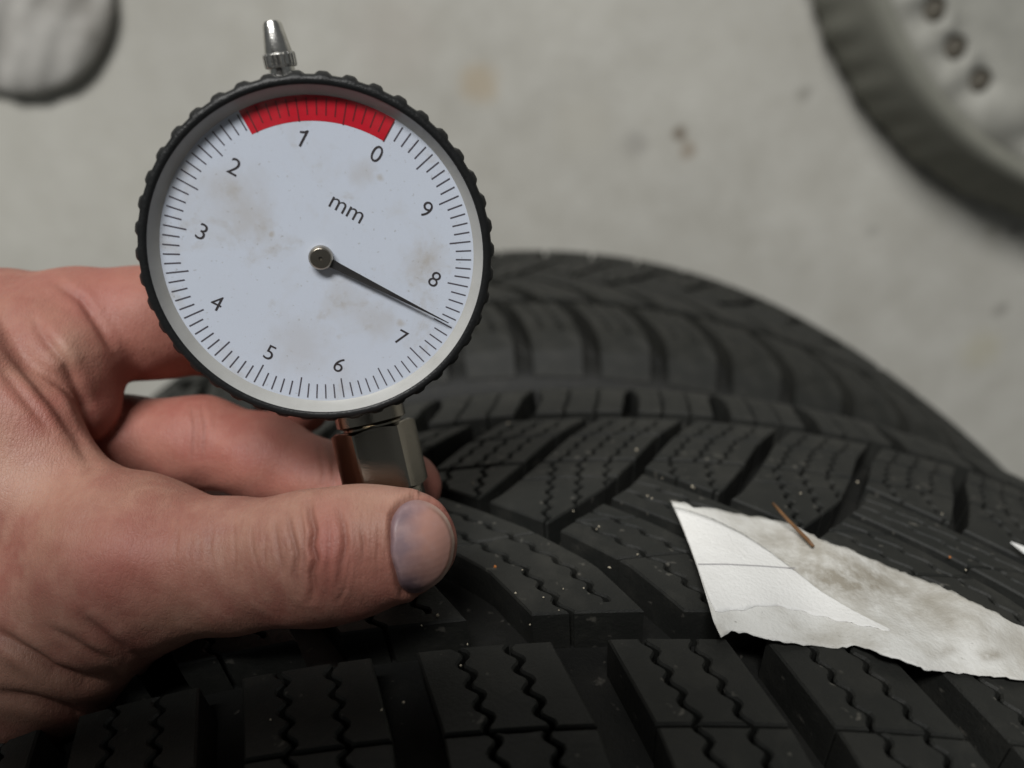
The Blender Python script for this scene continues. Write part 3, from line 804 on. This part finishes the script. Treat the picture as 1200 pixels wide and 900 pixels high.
# ---------------------------------------------------------------- the hand
def cmm(px, py, z): return np.array([(px - 600) / F * z, (py - 450) / F * z, z])   # camera-space mm, y down
def build_hand():
    STEP = .55
    lo, hi = np.array([-150., -26., 106.]), np.array([-2., 92., 196.])
    nx, ny, nz = [int(math.ceil((hi[i] - lo[i]) / STEP)) for i in range(3)]
    X = (lo[0] + STEP * np.arange(nx, dtype=np.float32))[:, None, None]
    Y = (lo[1] + STEP * np.arange(ny, dtype=np.float32))[None, :, None]
    Z = (lo[2] + STEP * np.arange(nz, dtype=np.float32))[None, None, :]
    def cone(a, b, ra, rb, sz=1.0):
        """tapered capsule; sz < 1 flattens it along the view axis"""
        a, b = np.array(a, np.float32), np.array(b, np.float32)
        ba = b - a; ba_ = ba / np.array([1, 1, sz], np.float32); L = float(ba_ @ ba_)
        px_, py_, pz_ = X - a[0], Y - a[1], (Z - a[2]) / sz
        t = np.clip((px_ * ba_[0] + py_ * ba_[1] + pz_ * ba_[2]) / L, 0, 1)
        d = np.sqrt((px_ - ba_[0] * t) ** 2 + (py_ - ba_[1] * t) ** 2 + (pz_ - ba_[2] * t) ** 2)
        return (d - (ra + (rb - ra) * t)) * (.5 + .5 * sz)
    def smin(a, b, k):
        h = np.clip(.5 + .5 * (b - a) / k, 0, 1); return b + (a - b) * h - k * h * (1 - h)
    def chain(pts, k=3.0, sz=1.0):
        """pts: (px, py, z, r px)"""
        out = None
        for p, q in zip(pts[:-1], pts[1:]):
            s = cone(cmm(*p[:3]), cmm(*q[:3]), p[3] * p[2] / F, q[3] * q[2] / F, sz)
            out = s if out is None else smin(out, s, k)
        return out
    # thumb with its metacarpal and the ball of the thumb
    thumb = chain([(160, 664, 138, 94), (270, 663, 133, 75), (345, 656, 130, 71), (385, 652, 129, 73), (430, 642, 128, 68), (474, 636, 128, 62)], 3.5, .86)
    ball = chain([(160, 660, 140, 100), (62, 740, 146, 102), (-60, 862, 160, 118), (-320, 1010, 185, 150)], 6)
    palm = chain([(-60, 540, 158, 150), (-90, 700, 160, 150), (-330, 930, 185, 160)], 8)
    web = chain([(-60, 430, 146, 75), (30, 500, 145, 52), (100, 566, 143, 30)], 4)
    web = smin(web, chain([(-60, 520, 150, 90), (30, 570, 146, 70), (110, 620, 141, 60)], 4), 4)
    pad = chain([(40, 400, 158, 62), (76, 428, 157, 62), (92, 475, 158, 46)], 4)
    index = chain([(-140, 395, 164, 92), (0, 388, 164, 68), (100, 383, 166, 65), (175, 379, 168, 62), (265, 382, 176, 55), (332, 425, 182, 46), (352, 474, 178, 35)], 4)
    middle = chain([(-120, 500, 172, 95), (60, 520, 172, 62), (140, 519, 170, 53), (235, 518, 167, 51), (310, 536, 164, 48), (380, 566, 162, 45), (440, 575, 160, 43), (478, 570, 159, 39)], 3.5)
    ring = chain([(-120, 600, 178, 90), (60, 605, 180, 58), (200, 610, 180, 54), (300, 625, 178, 50), (350, 650, 172, 44), (365, 670, 162, 38)], 4)
    hand = smin(ball, palm, 10)
    hand = smin(hand, thumb, 6)
    hand = smin(hand, web, 7)
    rest = smin(index, pad, 3.0)
    rest = np.minimum(rest, middle)
    rest = np.minimum(rest, ring)
    D = smin(hand, rest, 1.6).astype(np.float32)
    # surface nets
    ins = D < 0
    c = [(i, j, k) for i in (0, 1) for j in (0, 1) for k in (0, 1)]
    cnt = sum(ins[i:nx - 1 + i, j:ny - 1 + j, k:nz - 1 + k].astype(np.int8) for i, j, k in c)
    act = (cnt > 0) & (cnt < 8)
    ai, aj, ak = np.nonzero(act)
    vid = -np.ones(act.shape, np.int64); vid[ai, aj, ak] = np.arange(len(ai))
    acc = np.zeros((len(ai), 3)); num = np.zeros(len(ai))
    for p in c:
        for ax in range(3):
            if p[ax] == 1: continue
            q = list(p); q[ax] = 1
            d0 = D[ai + p[0], aj + p[1], ak + p[2]]; d1 = D[ai + q[0], aj + q[1], ak + q[2]]
            m = (d0 < 0) != (d1 < 0)
            t = np.where(m, d0 / np.where(m, d0 - d1, 1), 0)
            pos = np.tile(np.array(p, float), (len(ai), 1)); pos[:, ax] += t
            acc += pos * m[:, None]; num += m
    V = lo + STEP * (np.stack([ai, aj, ak], 1) + acc / num[:, None])
    quads = []
    for ax in range(3):
        o = [0, 1, 2]; o.remove(ax); b, d = o
        s0 = [slice(1, n - 1) for n in (nx, ny, nz)]; s1 = list(s0)
        s0[ax] = slice(0, (nx, ny, nz)[ax] - 1); s1[ax] = slice(1, (nx, ny, nz)[ax])
        A, B = ins[tuple(s0)], ins[tuple(s1)]
        idx = np.nonzero(A != B); base = [idx[k] + (0 if k == ax else 1) for k in range(3)]
        flip = B[idx]
        def vv(db, dd):
            q = [x.copy() for x in base]; q[b] -= db; q[d] -= dd; return vid[q[0], q[1], q[2]]
        q4 = np.stack([vv(1, 1), vv(0, 1), vv(0, 0), vv(1, 0)], 1)
        sgn = flip if ax != 1 else ~flip
        q4[sgn] = q4[sgn][:, ::-1]
        quads.append(q4)
    Q = np.concatenate(quads); Q = Q[(Q >= 0).all(1)]
    # smoothing
    E = np.unique(np.sort(np.concatenate([Q[:, [0, 1]], Q[:, [1, 2]], Q[:, [2, 3]], Q[:, [3, 0]]]), 1), axis=0)
    deg = np.bincount(E.ravel(), minlength=len(V)).astype(float)
    def lap(A):
        S = np.zeros_like(A)
        for k in range(A.shape[1]):
            S[:, k] = np.bincount(E[:, 0], A[E[:, 1], k], len(V)) + np.bincount(E[:, 1], A[E[:, 0], k], len(V))
        return S / np.maximum(deg, 1)[:, None]
    for it in range(8):
        V += (lap(V) - V) * (.5 if it % 2 == 0 else -.45)
    VC, QC = V.copy(), Q.copy()
    def refine(V, Q):
        ed = np.sort(np.concatenate([Q[:, [0, 1]], Q[:, [1, 2]], Q[:, [2, 3]], Q[:, [3, 0]]]), 1)
        U_, inv = np.unique(ed, axis=0, return_inverse=True); inv = inv.ravel()
        nq = len(Q); b = len(V); e = [b + inv[k * nq:(k + 1) * nq] for k in range(4)]; c_ = b + len(U_) + np.arange(nq)
        V2 = np.concatenate([V, (V[U_[:, 0]] + V[U_[:, 1]]) / 2, V[Q].mean(1)])
        Q2 = np.concatenate([np.stack([Q[:, k], e[k], c_, e[k - 1]], 1) for k in range(4)])
        return V2, Q2
    V, Q = refine(V, Q)
    E = np.unique(np.sort(np.concatenate([Q[:, [0, 1]], Q[:, [1, 2]], Q[:, [2, 3]], Q[:, [3, 0]]]), 1), axis=0)
    deg = np.bincount(E.ravel(), minlength=len(V)).astype(float)
    for it in range(4): V += (lap(V) - V) * .5
    def normals(V):
        n = np.cross(V[Q[:, 2]] - V[Q[:, 0]], V[Q[:, 3]] - V[Q[:, 1]])
        N = np.zeros_like(V)
        for k in range(4):
            for j in range(3): N[:, j] += np.bincount(Q[:, k], n[:, j], len(V))
        return N / (np.linalg.norm(N, axis=1)[:, None] + 1e-9)
    N = normals(V)
    # orient outwards: compare with the field's gradient along z at the frontmost vertex
    fr = np.argmin(V[:, 2])
    if N[fr, 2] > 0: Q = Q[:, ::-1].copy(); N = -N
    bvh = BVHTree.FromPolygons(VC.tolist(), QC.tolist())
    PXv = np.stack([600 + F * V[:, 0] / V[:, 2], 450 + F * V[:, 1] / V[:, 2]], 1)
    front = np.clip((.15 - N[:, 2]) / .3, 0, 1) * (N[:, 2] < .15)
    # which vertices can be seen from above the hand (front layer), so creases stay on the skin they belong to
    isthumb = V[:, 2] < 142
    def dist_poly(p):
        p = np.array(p, float); best = np.full(len(PXv), 1e9); tt = np.zeros(len(PXv))
        Ls = np.hypot(*np.diff(p, axis=0).T); cum = np.concatenate([[0], np.cumsum(Ls)])
        for i in range(len(p) - 1):
            d = p[i + 1] - p[i]; L = d @ d
            t = np.clip(((PXv - p[i]) @ d) / L, 0, 1)
            q = np.hypot(*(PXv - p[i] - t[:, None] * d).T)
            m = q < best; best[m] = q[m]; tt[m] = ((cum[i] + t * Ls[i]) / cum[-1])[m]
        return best, tt
    disp = np.zeros(len(V)); crease_shade = np.zeros(len(V))
    def crease(p, depth, wpx, dark=0.0, zmax=300, zmin=0, taper=True, lip=.35):
        d, t = dist_poly(p); e = (np.sin(np.pi * np.clip(t, .02, .98)) ** .5) if taper else 1
        ok = ((V[:, 2] < zmax) & (V[:, 2] > zmin)) * front
        g = np.exp(-(d / wpx) ** 2)
        lipg = np.exp(-((d - 2.3 * wpx) / (1.3 * wpx)) ** 2)
        disp[:] += (-g * depth + lipg * depth * lip) * e * ok
        crease_shade[:] = np.maximum(crease_shade, np.exp(-(d / (wpx * .9)) ** 2) * e * ok * dark)
    # thumb joint creases
    T = 150
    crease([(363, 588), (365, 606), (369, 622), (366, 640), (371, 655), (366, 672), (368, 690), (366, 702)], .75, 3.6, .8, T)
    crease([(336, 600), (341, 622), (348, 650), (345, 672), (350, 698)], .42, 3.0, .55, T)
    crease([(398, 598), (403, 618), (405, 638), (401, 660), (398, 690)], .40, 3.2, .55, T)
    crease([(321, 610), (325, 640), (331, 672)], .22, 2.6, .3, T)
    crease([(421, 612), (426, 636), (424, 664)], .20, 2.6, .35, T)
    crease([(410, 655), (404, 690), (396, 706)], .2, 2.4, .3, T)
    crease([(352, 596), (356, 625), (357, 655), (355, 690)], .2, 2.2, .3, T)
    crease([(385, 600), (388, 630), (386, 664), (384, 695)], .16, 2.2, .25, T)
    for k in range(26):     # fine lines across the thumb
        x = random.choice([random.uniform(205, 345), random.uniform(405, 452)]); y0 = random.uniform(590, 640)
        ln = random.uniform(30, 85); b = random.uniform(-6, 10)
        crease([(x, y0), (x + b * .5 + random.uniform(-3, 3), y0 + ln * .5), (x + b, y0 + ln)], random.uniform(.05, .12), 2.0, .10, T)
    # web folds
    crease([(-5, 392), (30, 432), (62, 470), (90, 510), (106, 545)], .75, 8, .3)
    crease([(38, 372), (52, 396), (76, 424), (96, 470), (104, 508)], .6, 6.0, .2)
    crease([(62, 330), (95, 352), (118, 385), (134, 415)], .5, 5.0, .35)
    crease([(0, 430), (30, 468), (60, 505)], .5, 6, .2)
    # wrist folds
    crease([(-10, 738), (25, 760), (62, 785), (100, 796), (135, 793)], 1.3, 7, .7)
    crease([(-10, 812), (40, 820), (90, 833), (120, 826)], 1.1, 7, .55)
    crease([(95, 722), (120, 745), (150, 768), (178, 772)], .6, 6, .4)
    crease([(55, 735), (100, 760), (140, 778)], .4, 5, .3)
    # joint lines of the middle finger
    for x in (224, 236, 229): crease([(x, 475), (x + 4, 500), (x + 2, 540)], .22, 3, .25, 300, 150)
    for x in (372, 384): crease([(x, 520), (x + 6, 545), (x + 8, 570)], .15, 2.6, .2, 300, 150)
    # soft bulges
    def bulge(px, py, rx, ry, h, zmax=300, zmin=0):
        g = np.exp(-((PXv[:, 0] - px) / rx) ** 2 - ((PXv[:, 1] - py) / ry) ** 2)
        disp[:] += g * h * front * (V[:, 2] < zmax) * (V[:, 2] > zmin)
    bulge(385, 640, 16, 40, .7, T); bulge(150, 648, 55, 40, 1.2, T); bulge(250, 660, 50, 60, -.6, T); bulge(74, 408, 18, 26, .5)
    bulge(505, 600, 26, 18, .5, T)
    # the bed the nail lies in
    ol = np.array([(460.7, 605), (470, 592), (484.7, 585), (503, 589), (520, 602), (530, 622), (531, 647), (524.7, 668), (508.7, 686), (487, 696), (472, 692), (464.7, 668), (459, 632)])
    d, _ = dist_poly(np.vstack([ol, ol[:1]]))
    crease_shade = np.maximum(crease_shade, .55 * np.exp(-(d / 3.5) ** 2) * (PXv[:, 0] < 515) * isthumb * front)
    disp += (-.5 * np.exp(-(d / 4.0) ** 2) + .34 * np.exp(-((d - 9) / 6) ** 2) * (PXv[:, 0] < 490)) * front * isthumb
    # irregularity
    disp += .10 * np.sin(V[:, 0] * .55 + 1.3 * np.sin(V[:, 1] * .31)) * np.sin(V[:, 1] * .47 + V[:, 2] * .4) 
    V2 = V + N * disp[:, None]
    def blob(px, py, rx, ry, zmax=300, zmin=0):
        return np.exp(-((PXv[:, 0] - px) / rx) ** 2 - ((PXv[:, 1] - py) / ry) ** 2) * (V[:, 2] < zmax) * (V[:, 2] > zmin)
    red = .9 * blob(383, 640, 26, 48, T) + .75 * blob(150, 660, 70, 45, T) + .75 * blob(130, 345, 120, 45) + .55 * blob(515, 600, 40, 40, T) + .4 * blob(60, 470, 60, 60) + .5 * blob(430, 660, 40, 40, T)
    red = np.maximum(red, .55 * (V[:, 2] > 152) * (PXv[:, 0] > 100)) + .25 * blob(480, 690, 60, 26, T)
    pale = .7 * blob(78, 410, 16, 22) + .6 * blob(465, 582, 40, 14, T) + .4 * blob(40, 560, 100, 40, 150) + .3 * blob(285, 600, 70, 25, T)  # the pad's whitish highlight is put into the skin colour; other patches just paler
    W = CAM + .001 * (V2[:, :1] * RT - V2[:, 1:2] * UP + V2[:, 2:] * FW)
    me = mesh('hand', W, Q)
    for nm, arr in (('red', np.clip(red, 0, 1)), ('pale', np.clip(pale, 0, 1)), ('crease_shade', np.clip(crease_shade, 0, 1))):
        at = me.attributes.new(nm, 'FLOAT', 'POINT'); at.data.foreach_set('value', arr.astype(np.float32))
    h = link('hand', me, MAT['skin'], None, True)
    tag(h, 'bare hand pinching the gauge stem between thumb and fingers, thumbnail bruised', 'hand')
    # ---- thumb nail fitted on the thumb
    cx, cy = 496.0, 641.0
    ang = np.arctan2(ol[:, 1] - cy, ol[:, 0] - cx); rad = np.hypot(ol[:, 0] - cx, ol[:, 1] - cy)
    o_ = np.argsort(ang); ang, rad = ang[o_], rad[o_]
    ang = np.concatenate([ang - 2 * np.pi, ang, ang + 2 * np.pi]); rad = np.tile(rad, 3)
    na, nrn = 96, 22
    th = np.linspace(-np.pi, np.pi, na, endpoint=False); rr = np.interp(th, ang, rad)
    for _ in range(6): rr = .25 * np.roll(rr, 1) + .5 * rr + .25 * np.roll(rr, -1)
    pts, ts, ths = [(cx, cy)], [0.0], [0.0]
    for k in range(1, nrn + 1):
        t = (k / nrn) ** .8
        for a_, r_ in zip(th, rr): pts.append((cx + t * r_ * math.cos(a_), cy + t * r_ * math.sin(a_))); ts.append(t); ths.append(a_)
    pts, ts, ths = np.array(pts), np.array(ts), np.array(ths)
    zs = np.full(len(pts), np.nan)
    for i, p in enumerate(pts):
        dd = np.array([(p[0] - 600) / F, (p[1] - 450) / F, 1.0]); dn = dd / np.linalg.norm(dd)
        hit = bvh.ray_cast(Vector((0, 0, 0)), Vector(dn))
        if hit[0] is not None and hit[0].z < 140: zs[i] = hit[0].z
    ok = np.isfinite(zs) & (ts < .93)
    def basis(p):
        x, y = (p[:, 0] - cx) / 40, (p[:, 1] - cy) / 55
        return np.stack([np.ones(len(p)), x, y, x * x, x * y, y * y, x ** 3, x * x * y, x * y * y, y ** 3, x**4, y**4], 1)
    co = np.linalg.lstsq(basis(pts[ok]), zs[ok], rcond=None)[0]
    zf = basis(pts) @ co
    lift = .88 - 1.25 * np.clip((ts - .86) / .14, 0, 1) ** 2
    free = np.clip(np.cos(ths - .05) * 1.5 - .1, 0, 1)      # the free edge stands clear of the skin
    lift = lift + free * .45 * np.clip((ts - .8) / .2, 0, 1) ** 2
    zf = zf - lift
    W = [CAM + .001 * z * (RT * ((p[0] - 600) / F) + UP * ((450 - p[1]) / F) + FW) for p, z in zip(pts, zf)]
    f = [(0, 1 + i, 1 + (i + 1) % na) for i in range(na)]
    for k in range(nrn - 1):
        for i in range(na):
            a0 = 1 + k * na + i; a1 = 1 + k * na + (i + 1) % na; f.append((a0, a0 + na, a1 + na, a1))
    f = [q[::-1] for q in f] if True else f
    me = mesh('thumb_nail', W, f)
    x, y = pts[:, 0], pts[:, 1]
    wob = 3 * np.sin(y * .13) + 2 * np.sin(y * .31 + x * .1)
    bru = np.clip((497 - (y - 640) * .10 + wob - x) / 26, 0, 1) ** .9 * .9
    dark = np.clip(np.exp(-((x - 483) / 17) ** 2 - ((y - 692) / 17) ** 2) * 1.3 + .35 * np.exp(-((x - 470) / 14) ** 2 - ((y - 600) / 14) ** 2) + .35 * np.exp(-((x - 492) / 14) ** 2 - ((y - 662) / 16) ** 2), 0, 1)
    tip = np.clip((ts - .90) / .06, 0, 1) * np.clip(np.cos(ths) * 1.6, 0, 1)
    line = np.exp(-((ts - .885) / .03) ** 2) * np.clip(np.cos(ths) * 1.8, 0, 1)
    for nm, arr in (('bruise', bru), ('dark', dark), ('tip', tip), ('line', line)):
        at = me.attributes.new(nm, 'FLOAT', 'POINT'); at.data.foreach_set('value', arr.astype(np.float32))
    no = link('thumb_nail', me, MAT['nail'], h, True); no['label'] = 'thumb nail with a purple grey bruise on its inner half'
build_hand()

# ---------------------------------------------------------------- paper scrap, twig, grit
def resample(poly, n, key=0):
    p = np.array(poly, float); L = np.concatenate([[0], np.cumsum(np.hypot(*np.diff(p, axis=0).T))]); t = np.linspace(0, L[-1], n)
    return np.stack([np.interp(t, L, p[:, 0]), np.interp(t, L, p[:, 1])], 1)
def on_tyre(px, py, h):
    q = tyre_hit(px, py, h)
    if q is None:
        d = ray(px, py); q = CAM + d * .16
    return q
PTOP = [(786, 587), (835, 597), (872, 603), (902, 607), (935, 617), (962, 634), (1000, 645), (1050, 668), (1080, 680), (1112, 692), (1160, 715), (1200, 735), (1260, 770), (1330, 812)]
PBOT = [(845, 747), (858, 740), (872, 740), (885, 747), (925, 753), (958, 757), (985, 760), (1005, 757), (1030, 765), (1060, 775), (1085, 786), (1130, 790), (1200, 796), (1260, 806), (1330, 830)]
PLEFT = [(786, 587), (797, 612), (808, 640), (818, 668), (828, 700), (836, 728), (845, 747)]
def paper_h(px, py):
    x = (px - 786) / 400.0
    return .0026 * math.exp(-((px - 800) / 60.0) ** 2) + .0012 + .0007 * math.sin(px * .021 + py * .03) + .0006 * math.sin(px * .05 - py * .025)
def build_paper():
    nu, nv = 110, 36
    T, B, L = resample(PTOP, nu), resample(PBOT, nu), resample(PLEFT, nv)
    v, gr = [], []
    jr = np.random.default_rng(3); jag = np.convolve(jr.normal(0, 2.0, nu + 8), [.15, .5, .25, .1], 'same')[4:nu + 4]; jag[np.abs(jag) < .6] = 0
    for i in range(nu):
        for j in range(nv):
            t = j / (nv - 1); p = T[i] * (1 - t) + B[i] * t
            k = max(0, 1 - i / 14.0)
            p = p + (L[j] - (L[0] * (1 - t) + L[-1] * t)) * k
            if j in (0, nv - 1): p = p + np.array([0, jag[i] * (1.0 if j == 0 else .8)]) * (1 if i > 2 else 0)
            v.append(on_tyre(p[0], p[1], paper_h(p[0], p[1])))
            up = math.exp(-((t - .32) / .28) ** 2) * min(1, i / 30) * (1.15 - i / nu) + .5 * math.exp(-((p[0] - 985) / 120) ** 2 - ((p[1] - 665) / 30) ** 2)
            for (qx, qy) in ((1105, 764), (1160, 768)): up += .9 * math.exp(-((p[0] - qx) / 15) ** 2 - ((p[1] - qy) / 7) ** 2)
            up += .5 * math.exp(-((t - .9) / .1) ** 2) * max(0, 1 - i / 12)
            gr.append(min(1, up))
    v = np.array(v); G = v.reshape(nu, nv, 3)
    for _ in range(5):
        G[1:-1, 1:-1] = .5 * G[1:-1, 1:-1] + .125 * (G[:-2, 1:-1] + G[2:, 1:-1] + G[1:-1, :-2] + G[1:-1, 2:])
    v = G.reshape(-1, 3)
    f = [(i * nv + j, (i + 1) * nv + j, (i + 1) * nv + j + 1, i * nv + j + 1) for i in range(nu - 1) for j in range(nv - 1)]
    me = mesh('paper_scrap', v, f)
    at = me.attributes.new('grime', 'FLOAT', 'POINT'); at.data.foreach_set('value', np.array(gr, np.float32))
    o = link('paper_scrap', me, MAT['paper'], None, True)
    md = o.modifiers.new('thickness', 'SOLIDIFY'); md.thickness = .00018; md.offset = 0
    tag(o, 'torn soiled white paper label stuck across the topmost tyre tread', 'paper')
    bv = BVHTree.FromPolygons([Vector(p) for p in v], f)
    # the folded-over clean flap
    up_ = resample([(790, 594), (812, 600), (835, 608), (868, 624), (900, 645), (930, 668), (960, 692), (1000, 716), (1043, 738)], 60)
    dn_ = resample([(838, 716), (860, 716), (900, 709), (930, 714), (960, 722), (1000, 731), (1043, 739)], 60)
    lf = resample([(790, 594), (799, 615), (810, 644), (820, 672), (830, 700), (838, 716)], 20)
    vv = []
    for i in range(60):
        for j in range(20):
            t = j / 19; p = up_[i] * (1 - t) + dn_[i] * t
            p = p + (lf[j] - (lf[0] * (1 - t) + lf[-1] * t)) * max(0, 1 - i / 10.0)
            if j == 19: p = p + np.array([0, 1.2 * math.sin(i * .8)])
            d = Vector(ray(p[0], p[1])).normalized()
            hit = bv.ray_cast(Vector(CAM), d)
            q = hit[0] if hit[0] is not None else Vector(on_tyre(p[0], p[1], paper_h(p[0], p[1])))
            e = min(1, min(i, 59 - i) / 6 + 1.0)
            vv.append(np.array(q) - np.array(d) * (.00028 + .00022 * math.sin(i * .16) * (1 - t)))
    ff = [(i * 20 + j, (i + 1) * 20 + j, (i + 1) * 20 + j + 1, i * 20 + j + 1) for i in range(59) for j in range(19)]
    fo = link('folded_flap', mesh('folded_flap', vv, ff), MAT['paperclean'], o, True)
    md = fo.modifiers.new('thickness', 'SOLIDIFY'); md.thickness = .0002; md.offset = 0
    fo['label'] = 'cleaner white folded corner of the label'
    # crease on the flap, its shade laid on as a thin grey strip
    ln = resample([(818, 661), (850, 661), (890, 663), (932, 666)], 24); vs = []
    bf = BVHTree.FromPolygons([Vector(p) for p in vv], ff)
    for p in ln:
        for s in (-.7, .7):
            d = Vector(ray(p[0], p[1] + s)).normalized(); hit = bf.ray_cast(Vector(CAM), d)
            q = np.array(hit[0]) if hit[0] is not None else np.array(on_tyre(p[0], p[1] + s, .002))
            vs.append(q - np.array(d) * .00035)
    lo = link('flap_crease_line', mesh('flap_crease_line', vs, [(2 * i, 2 * i + 2, 2 * i + 3, 2 * i + 1) for i in range(23)]), mat_plain('line_grey', (.42, .41, .42), .8), fo)
    return bv
PBV = build_paper()

def tube(name, pts, radii, material, n=8):
    v, f = [], []
    pts = [np.array(p) for p in pts]
    for i, p in enumerate(pts):
        d = pts[min(i + 1, len(pts) - 1)] - pts[max(i - 1, 0)]; d /= np.linalg.norm(d)
        a = np.cross(d, [0.3, .2, .9]); a /= np.linalg.norm(a); b = np.cross(d, a)
        for k in range(n):
            t = 2 * math.pi * k / n; v.append(p + radii[i] * (a * math.cos(t) + b * math.sin(t)))
    m = len(pts)
    for i in range(m - 1):
        for k in range(n): l = (k + 1) % n; f.append((i * n + k, i * n + l, (i + 1) * n + l, (i + 1) * n + k))
    f.append(tuple(range(n - 1, -1, -1))); f.append(tuple((m - 1) * n + k for k in range(n)))
    return link(name, mesh(name, v, f), material, None, True)
tw = []
for i, (px, py) in enumerate([(906, 590), (915, 600), (924, 610), (934, 620), (945, 631), (953, 640)]):
    q = on_tyre(px, py, .0032 if i < 3 else .0026); d = np.array(ray(px, py)); tw.append(q - d / np.linalg.norm(d) * (.0015 if i < 2 else .0006))
tag(tube('twig', tw, [.0003, .00036, .00036, .00038, .00042, .0003], MAT['twig']), 'thin brown twig lying over the edge of the white paper label', 'twig')
# corner of a second label at the right edge
sv = [on_tyre(px, py, .0016) for px, py in ((1184, 636), (1200, 642), (1226, 657), (1224, 661), (1199, 648))]
so = link('paper_sliver', mesh('paper_sliver', sv, [(0, 1, 2, 3, 4)]), MAT['paperclean'])
md = so.modifiers.new('thickness', 'SOLIDIFY'); md.thickness = .0003
tag(so, 'small white paper sliver on the tread, above and apart from the big label', 'paper')

def grain_mesh():
    bm = bmesh.new(); bmesh.ops.create_icosphere(bm, subdivisions=1, radius=1)
    for vv in bm.verts: vv.co *= random.uniform(.75, 1.2)
    me = bpy.data.meshes.new('grit_grain'); bm.to_mesh(me); bm.free(); return me
GRAINS = [(595, 496, 2.6), (746, 527, 3.2), (554, 566, 2), (672, 599, 1.8), (759, 581, 2.4), (764, 584, 1.6), (811, 570, 2.4), (714, 665, 2.4), (747, 650, 1.8), (702, 617, 2), (699, 620, 1.5),
          (684, 689, 1.6), (1005, 565, 2.6), (938, 578, 2.2), (813, 572, 1.5), (1104, 602, 1.8), (1132, 668, 1.6), (513, 721, 3.0), (494, 733, 1.5), (548, 755, 1.8),
          (604, 695, 1.6), (637, 700, 1.6), (621, 732, 1.8), (317, 843, 1.6), (473, 823, 2), (447, 832, 1.8), (540, 780, 2), (612, 668, 1.3), (660, 690, 1.2), (776, 560, 1.4), (640, 500, 1.3), (655, 715, 1.5)]
gm = grain_mesh(); gm.materials.append(MAT['grit'])
for px, py, s in GRAINS:
    q = on_tyre(px, py, .0002)
    o = bpy.data.objects.new('grit_grain', gm); COL.objects.link(o); o.location = q
    r = s * .00011; o.scale = (r * random.uniform(.8, 1.4), r * random.uniform(.7, 1.2), r * random.uniform(.7, 1.1)); o.rotation_euler = (random.random() * 6, random.random() * 6, random.random() * 6)
    tag(o, 'tiny pale grain of grit on the black tyre tread', 'grit', 'pale grit grains on the tyre tread')
gm2 = gm.copy(); gm2.materials.clear(); gm2.materials.append(MAT['gritorange'])
for px, py, s, lb in ((580, 664, 2.4, 'tiny orange rust grain on the tread block beside the thumb tip'), (1113, 653, 2.0, 'tiny orange rust grain on the tread, above the paper label')):
    o = bpy.data.objects.new('rust_grain', gm2); COL.objects.link(o); o.location = on_tyre(px, py, .0002); o.scale = (s * .00012,) * 3
    tag(o, lb, 'grit')
